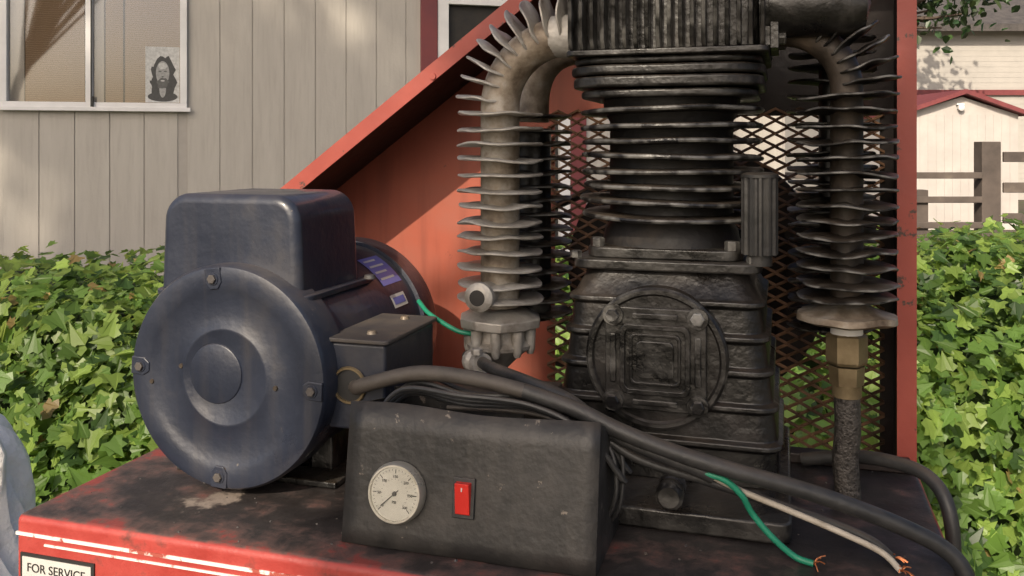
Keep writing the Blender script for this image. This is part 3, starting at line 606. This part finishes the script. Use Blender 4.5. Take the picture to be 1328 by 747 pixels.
bm=B(); box(bm,wx0-.02,wx1+.02,.12,.14,wz0-.1,wz1+.1); box(bm,wx0-.02,wx1+.02,.021,.12,wz0-.02,wz0+.005); rt.part('dark_room',bm,'dark',smooth=False)
bm=B(); box(bm,dx0+.07,dx1-.07,.02,.04,.1,dz1-.07); rt.part('door_opening',bm,'dark',smooth=False)
bm=B(); box(bm,dx0,dx0+.07,-.02,.05,.1,dz1); box(bm,dx1-.07,dx1,-.02,.05,.1,dz1); box(bm,dx0+.07,dx1-.07,-.02,.05,dz1-.07,dz1); rt.part('door_frame',bm,'trimw',bevel=.003)
pt=Root('portrait_poster',(.225,.0,1.88),HOUSE)
greyc={}
for nm,v in (('paper',.62),('mid',.40),('dk',.07),('hair',.13)): greyc[nm]=mat('portrait_'+nm,[(.3,(v*.6,v*.6,v*.58)),(.7,(v,v,v*.97))],scale=70,bump=0)
def ell(bm,cx,cz,rx,rz,y,n=28,wob=0):
    bm.faces.new([bm.verts.new((cx+rx*(1+wob*mnoise.noise(Vector((math.cos(6.28*k/n)*2,math.sin(6.28*k/n)*2,cx*9))))*math.cos(2*math.pi*k/n),y,cz+rz*(1+wob*mnoise.noise(Vector((math.cos(6.28*k/n)*2,5,math.sin(6.28*k/n)*2))))*math.sin(2*math.pi*k/n))) for k in range(n)])
c0,z0=.215,1.90
bm=B(); box(bm,c0-.092,c0+.090,.004,.006,z0-.148,z0+.17); pt.part('sheet',bm,greyc['paper'],smooth=False)
bm=B(); ell(bm,c0,z0+.015,.060,.100,.0035,wob=.5); ell(bm,c0-.03,z0-.05,.035,.065,.0034,wob=.5); ell(bm,c0+.035,z0-.05,.032,.07,.0033,wob=.5); ell(bm,c0,z0-.115,.080,.028,.0032); pt.part('hair_shape',bm,greyc['dk'],smooth=False)
bm=B(); ell(bm,c0,z0+.02,.036,.068,.003); ell(bm,c0,z0-.07,.018,.05,.0029); pt.part('face_shape',bm,greyc['mid'],smooth=False)
bm=B(); ell(bm,c0,z0-.038,.031,.030,.0026,wob=.4); ell(bm,c0-.014,z0+.03,.009,.0038,.0025); ell(bm,c0+.014,z0+.03,.009,.0038,.0025); ell(bm,c0,z0-.001,.006,.004,.0025); pt.part('beard_and_eyes',bm,greyc['hair'],smooth=False)
bm=B(); ell(bm,c0,z0-.024,.011,.004,.0022); ell(bm,c0,z0+.06,.024,.018,.0023); pt.part('highlights',bm,greyc['paper'],smooth=False)
# ================================================================== GROUND
rt=Root('ground',(0,0,0),WORLD); bm=B()
def gz_(x,y):
    return .12*mnoise.noise(Vector((x*.12,y*.12,0)))*min(1,max(0,(math.hypot(x,y)-6)/20))
g=[[bm.verts.new((x,y,gz_(x,y))) for x in [(-1 if i<0 else 1)*(abs(i)/20)**2.2*300 for i in range(-20,21)]] for y in [(-1 if j<0 else 1)*(abs(j)/20)**2.2*300 for j in range(-20,21)]]
for j in range(40):
    for i in range(40): bm.faces.new((g[j][i],g[j][i+1],g[j+1][i+1],g[j+1][i]))
rt.part('ground_sheet',bm,'ground')
# ================================================================== FOLIAGE helpers
def leafmesh(rt,name,leaves,m,outline):
    verts=[];faces=[];cols=[]
    L=outline; nl=len(L)
    for p,nrm,s,c in leaves:
        q=nrm.to_track_quat('Z','Y'); rot=Matrix.Rotation(random.uniform(0,6.28),3,'Z'); mm=q.to_matrix()@rot
        fold=random.uniform(.05,.35); b=len(verts)
        for (a,h) in L: verts.append(p+mm@Vector((a*s,h*s,abs(a)*fold*s-h*h*.2*s))-rt.o); cols.extend((*c,1))
        for (a,h) in L[1:-1]: verts.append(p+mm@Vector((-a*s,h*s,abs(a)*fold*s-h*h*.2*s))-rt.o); cols.extend((*c,1))
        faces.append(tuple(range(b,b+nl)))
        faces.append((b,)+ (b+nl-1,) + tuple(range(b+nl+nl-3,b+nl-1,-1)))
    me=bpy.data.meshes.new(name); me.from_pydata([tuple(v) for v in verts],[],faces)
    at=me.color_attributes.new('lc','FLOAT_COLOR','POINT'); at.data.foreach_set('color',cols)
    me.materials.append(M[m]); ob=bpy.data.objects.new(name,me); scene.collection.objects.link(ob); ob.parent=rt.e; return ob
IVY=[(0,0),(.28,-.12),(.55,.12),(.36,.32),(.42,.62),(.16,.6),(0,1.0)]
QUAD=[(0,0),(.32,.35),(.22,.75),(0,1)]
def ivycol(b=1):
    t=random.random()
    if t<.50: c=Vector((.11,.195,.042))
    elif t<.84: c=Vector((.20,.29,.065))
    elif t<.985: c=Vector((.045,.09,.026))
    else: c=Vector((.30,.22,.09))
    c=c*random.uniform(.7,1.25)*b; return (c.x,c.y,c.z)
rt=Root('ivy_hedge',(0,3,0),WORLD)
def top(x): 
    return (.915 if x<0 else .915+min(.11,x*.14))+.06*mnoise.noise(Vector((x*1.3,0,3)))
def bank(x,s):
    if s<=1:
        z=top(x)*math.sin(s*math.pi/2)**.9; y=2.35+.75*(1-math.cos(s*math.pi/2))
    else: z=top(x)+.02*math.sin((s-1)*5); y=3.1+(s-1)*1.45
    d=.20*mnoise.noise(Vector((x*2.2,s*3.0,1)))+.08*mnoise.noise(Vector((x*6,s*8,5)))
    return Vector((x,y-d*.8,z+d*.4))
bm=B(); X0,X1=-4.2,4.2
gg=[[bm.verts.new(bank(X0+(X1-X0)*i/120,s)-Vector((0,-.05,.05))) for i in range(121)] for s in [k*2/30 for k in range(31)]]
for a,b in zip(gg,gg[1:]):
    for i in range(120): bm.faces.new((a[i],a[i+1],b[i+1],b[i]))
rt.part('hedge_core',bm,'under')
lv=[]
for k in range(23000):
    x=random.uniform(-3.6,3.9); 
    s=random.uniform(.12,1.15) if random.random()<.85 else random.uniform(1.1,1.95)
    p=bank(x,s); e=.03
    du=bank(x+e,s)-p; dv=bank(x,min(2,s+e))-p; nrm=du.cross(dv).normalized()
    off=random.random()**2*.11; dens=mnoise.noise(Vector((x*3,s*5,9)))
    if dens<-.22 and random.random()<.65: off-=.05
    nn=(nrm+Vector((random.uniform(-.8,.8),random.uniform(-.9,.5),random.uniform(-.4,.9)))).normalized()
    lv.append((p+nrm*off+Vector((0,0,random.uniform(0,.02))),nn,random.uniform(.028,.074),ivycol(1+.4*mnoise.noise(Vector((x*1.5,s*2,2))))))
for k in range(260):
    x=random.uniform(-3.6,3.9); p=bank(x,1.0+random.uniform(-.1,.2)); 
    for j in range(3): lv.append((p+Vector((random.uniform(-.02,.02),0,.02+.022*j)),Vector((random.uniform(-.7,.7),-1,random.uniform(-.2,.8))).normalized(),random.uniform(.02,.04),ivycol(1.2)))
leafmesh(rt,'ivy_leaves',lv,'leaf',IVY)
# ================================================================== TREES
def tree(name,x,y,h,crown_pts,col,lsize,per,spread,outline=QUAD,trunk=.16,nl=28):
    rt=Root(name,(x,y,0),WORLD); bm=B()
    base=Vector((x,y,-.05)); cen=sum(crown_pts,Vector())/len(crown_pts)
    fork=Vector((x,y,h*.45)); tube(bm,[base,Vector((x+.05,y,h*.25)),fork,fork.lerp(cen,.6)],lambda t:trunk*(1.25-.75*t),seg=12,sub=6)
    for c in crown_pts[::max(1,len(crown_pts)//nl)]:
        tube(bm,[fork.lerp(cen,random.uniform(0,.4)),fork.lerp(c,.55)+Vector((0,0,.1)),c],lambda t:trunk*.3*(1-.8*t)+.008,seg=6,sub=4)
    rt.part('trunk_and_limbs',bm,'bark')
    lv=[]
    for c in crown_pts:
        b=random.uniform(.6,1.4)
        for k in range(per):
            d=Vector((random.gauss(0,1),random.gauss(0,1),random.gauss(0,.8)))*spread
            lv.append((c+d,Vector((random.uniform(-1,1),random.uniform(-1,1),random.uniform(-.2,1))).normalized(),random.uniform(.7,1.3)*lsize,tuple(v*b*random.uniform(.8,1.2) for v in col)))
    leafmesh(rt,'leaves',lv,'tleaf',outline); return rt
AZ=R(22); EL=R(34)
S=Vector((-math.cos(EL)*math.sin(AZ),-math.cos(EL)*math.cos(AZ),math.sin(EL)))
gaps=[(Vector((-2.72,4.86,1.12)),.30),(Vector((-1.02,5.3,2.35)),.24),(Vector((-1.72,5.1,2.35)),.13),(Vector((-2.3,5.0,2.15)),.20),(Vector((-2.75,4.8,2.3)),.12)]
def perp(p,g): d=p-g; return (d-S*d.dot(S)).length
cl=[]
for k in range(9000):
    w=Vector((random.uniform(-4.4,1.2),0,random.uniform(.75,3.5))); w.y=5+.268*(w.x+2.2)
    p=w+S*random.uniform(16,21)
    if min(perp(p,g)-r for g,r in gaps)<.16: continue
    if mnoise.noise(Vector((w.x*1.1,w.z*1.1,4)))<-.30: continue
    cl.append(p)
tree('maple_tree',-11,-11,14,cl[:1150],(.05,.10,.025),.18,10,.16,trunk=.28,nl=22)
g2=[(Vector((-.5,.75,1.28)),.22),(Vector((-.33,1.0,1.45)),.20),(Vector((-.27,.72,1.2)),.11),(Vector((-.55,.65,1.1)),.15)]
cl=[]
for k in range(900):
    w=Vector((random.uniform(-.10,.52),.9,random.uniform(.95,1.85))); p=w+S*random.uniform(5.0,7.0)
    if min(perp(p,g)-r for g,r in g2)<.05: continue
    if mnoise.noise(Vector((w.x*4,w.z*4,8)))<-.10: continue
    cl.append(p)
tree('added_shade_tree',-2.6,-5.2,5.2,cl[:80],(.06,.09,.03),.09,9,.07,trunk=.09)  # unseen tree added, its crown set on sun rays to shade the pump
def blob(cx,cy,cz,rx,ry,rz,n):
    o=[]
    while len(o)<n:
        v=Vector((random.uniform(-1,1),random.uniform(-1,1),random.uniform(-1,1)))
        if v.length<1 and (v.length>.3): o.append(Vector((cx+v.x*rx,cy+v.y*ry,cz+v.z*rz)))
    return o
tree('fir_tree',8.2,20,9,blob(9.7,20,5.8,1.6,1.5,1.7,90),(.03,.06,.02),.22,14,.28,trunk=.16)
rt=Root('tree_line',(20,45,0),WORLD); lv=[]
for c in [Vector((random.uniform(-30,60),random.uniform(40,50),random.uniform(0,1)**.7*13)) for k in range(1000)]:
    b=random.uniform(.5,1.3)
    for k in range(8): lv.append((c+Vector((random.gauss(0,.9),random.gauss(0,.9),random.gauss(0,.9))),Vector((random.uniform(-1,1),-1,random.uniform(-.5,1))).normalized(),random.uniform(.5,1.2),tuple(v*b for v in (.05,.085,.03))))
leafmesh(rt,'foliage',lv,'tleaf',QUAD)
# ================================================================== RIGHT BACKGROUND
rt=Root('garden_shed',(8.2,16,0),WORLD)
sx0,sx1,sy=7.05,9.12,16.0; ze=2.08; ax_=8.12; za=2.40
bm=B(); prism(bm,[(sx0,0),(sx1,0),(sx1,ze),(ax_,za),(sx0,ze)],'y',sy,sy+2.4); rt.part('shed_walls',bm,'shedw',smooth=False)
bm=B()
for k in range(14): box(bm,sx0+.01+k*.148,sx0+.01+k*.148+.145,sy-.008,sy-.002,.0,ze)
rt.part('shed_siding',bm,'shedw',smooth=False)
bm=B(); 
for a,b,c,d in ((sx0-.12,ze-.03,ax_,za+.05),(ax_,za+.05,sx1+.12,ze-.03)):
    prism(bm,[(a,b),(c,d),(c,d+.08),(a,b+.08)],'y',sy-.18,sy+2.5)
rt.part('shed_roof',bm,'trimr',smooth=False)
bm=B(); lathe(bm,[(0,.05),(.08,.06),(.1,.03)],(8.07,sy-.02,2.20),(0,-1,0),14); box(bm,8.0,8.14,sy-.06,sy-.009,2.25,2.28); rt.part('porch_lamp',bm,'trimw',bevel=.004)
rt=Root('grey_house',(14,25,0),WORLD)
bm=B(); box(bm,9.5,22,25,33,0,4.75); rt.part('house_walls',bm,'greyw',smooth=False)
bm=B()
for k in range(30): box(bm,9.5,22,24.985,24.997,.3+k*.15,.3+k*.15+.146)
rt.part('lap_siding',bm,'greyw',smooth=False)
bm=B(); prism(bm,[(24.5,4.7),(24.5,4.9),(29,7.0),(34,4.9),(34,4.7),(29,6.8)],'x',8.9,22.6); rt.part('house_roof',bm,'roof',smooth=False)
bm=B(); box(bm,9.5,22,24.90,24.96,2.95,3.10); rt.part('band_trim',bm,'trimr',smooth=False)
rt=Root('wooden_fence',(3.7,7,0),WORLD); bm=B()
for x in (3.76,5.3,6.8): box(bm,x-.075,x+.075,6.95,7.08,0,1.54)
for z in (1.38,1.14,.9): box(bm,3.84,6.8,6.92,6.948,z,z+.08)
box(bm,3.17,3.27,6.96,7.06,0,1.16); box(bm,2.2,2.3,6.96,7.06,0,1.16)
for z in (1.25,1.06,.86): box(bm,1.2,3.68,6.93,6.955,z,z+.05)
rt.part('posts_and_rails',bm,'wood',bevel=.006)
# ================================================================== WHITE TARP BUNDLE
rt=Root('white_tarp_bundle',(-1.14,1.62,0),WORLD); bm=B()
prof=[(0,.0),(0.001,.24),(.1,.27),(.35,.25),(.5,.245),(.6,.24),(.66,.24),(.7,.238),(.74,.237),(.78,.235),(.82,.23),(.87,.22),(.90,.21),(.93,.20),(.96,.175),(.98,.15),(1.0,.12),(1.03,.05),(1.035,0)]
tx,ty=-1.135,1.60
lathe(bm,prof,(tx,ty,0),(0,0,1),120)
for v in bm.verts:
    d=Vector((v.co.x-tx,v.co.y-ty,0))
    if d.length>1e-4:
        a=math.atan2(d.y,d.x); k=.06*mnoise.noise(Vector((math.cos(a)*3,math.sin(a)*3,v.co.z*4)))+.03*mnoise.noise(Vector((math.cos(a)*9,math.sin(a)*9,v.co.z*6)))+.006*math.sin(a*13+v.co.z*6); v.co+=d.normalized()*k; v.co.z+=k*.8
rt.part('tarp',bm,'bag',sharp=80)
# ================================================================== LIGHT
w=bpy.data.worlds.new('World'); scene.world=w; w.use_nodes=True; nt=w.node_tree
sky=nt.nodes.new('ShaderNodeTexSky'); sky.sky_type='NISHITA'; sky.sun_disc=False; sky.sun_elevation=EL; sky.dust_density=5; sky.air_density=.7; sky.ozone_density=.4
az=math.atan2(S.x,S.y); sky.sun_rotation=az
nt.links.new(sky.outputs[0],nt.nodes['Background'].inputs[0]); nt.nodes['Background'].inputs[1].default_value=.15
sd=bpy.data.lights.new('sun','SUN'); sd.energy=5; sd.angle=R(.55); sd.color=(1,.87,.69); so=bpy.data.objects.new('sun',sd); scene.collection.objects.link(so)
so.rotation_euler=S.to_track_quat('Z','Y').to_euler(); so.location=S*20
cam=bpy.data.cameras.new('camera'); co=bpy.data.objects.new('camera',cam); scene.collection.objects.link(co)
cam.sensor_width=36; cam.lens=31.17; cam.shift_y=-.138; cam.clip_start=.02; cam.clip_end=1500
co.location=(0,0,CAMZ); co.rotation_euler=(R(90),0,0); scene.camera=co
scene.view_settings.view_transform='Standard'; scene.view_settings.look='None'; scene.view_settings.exposure=0
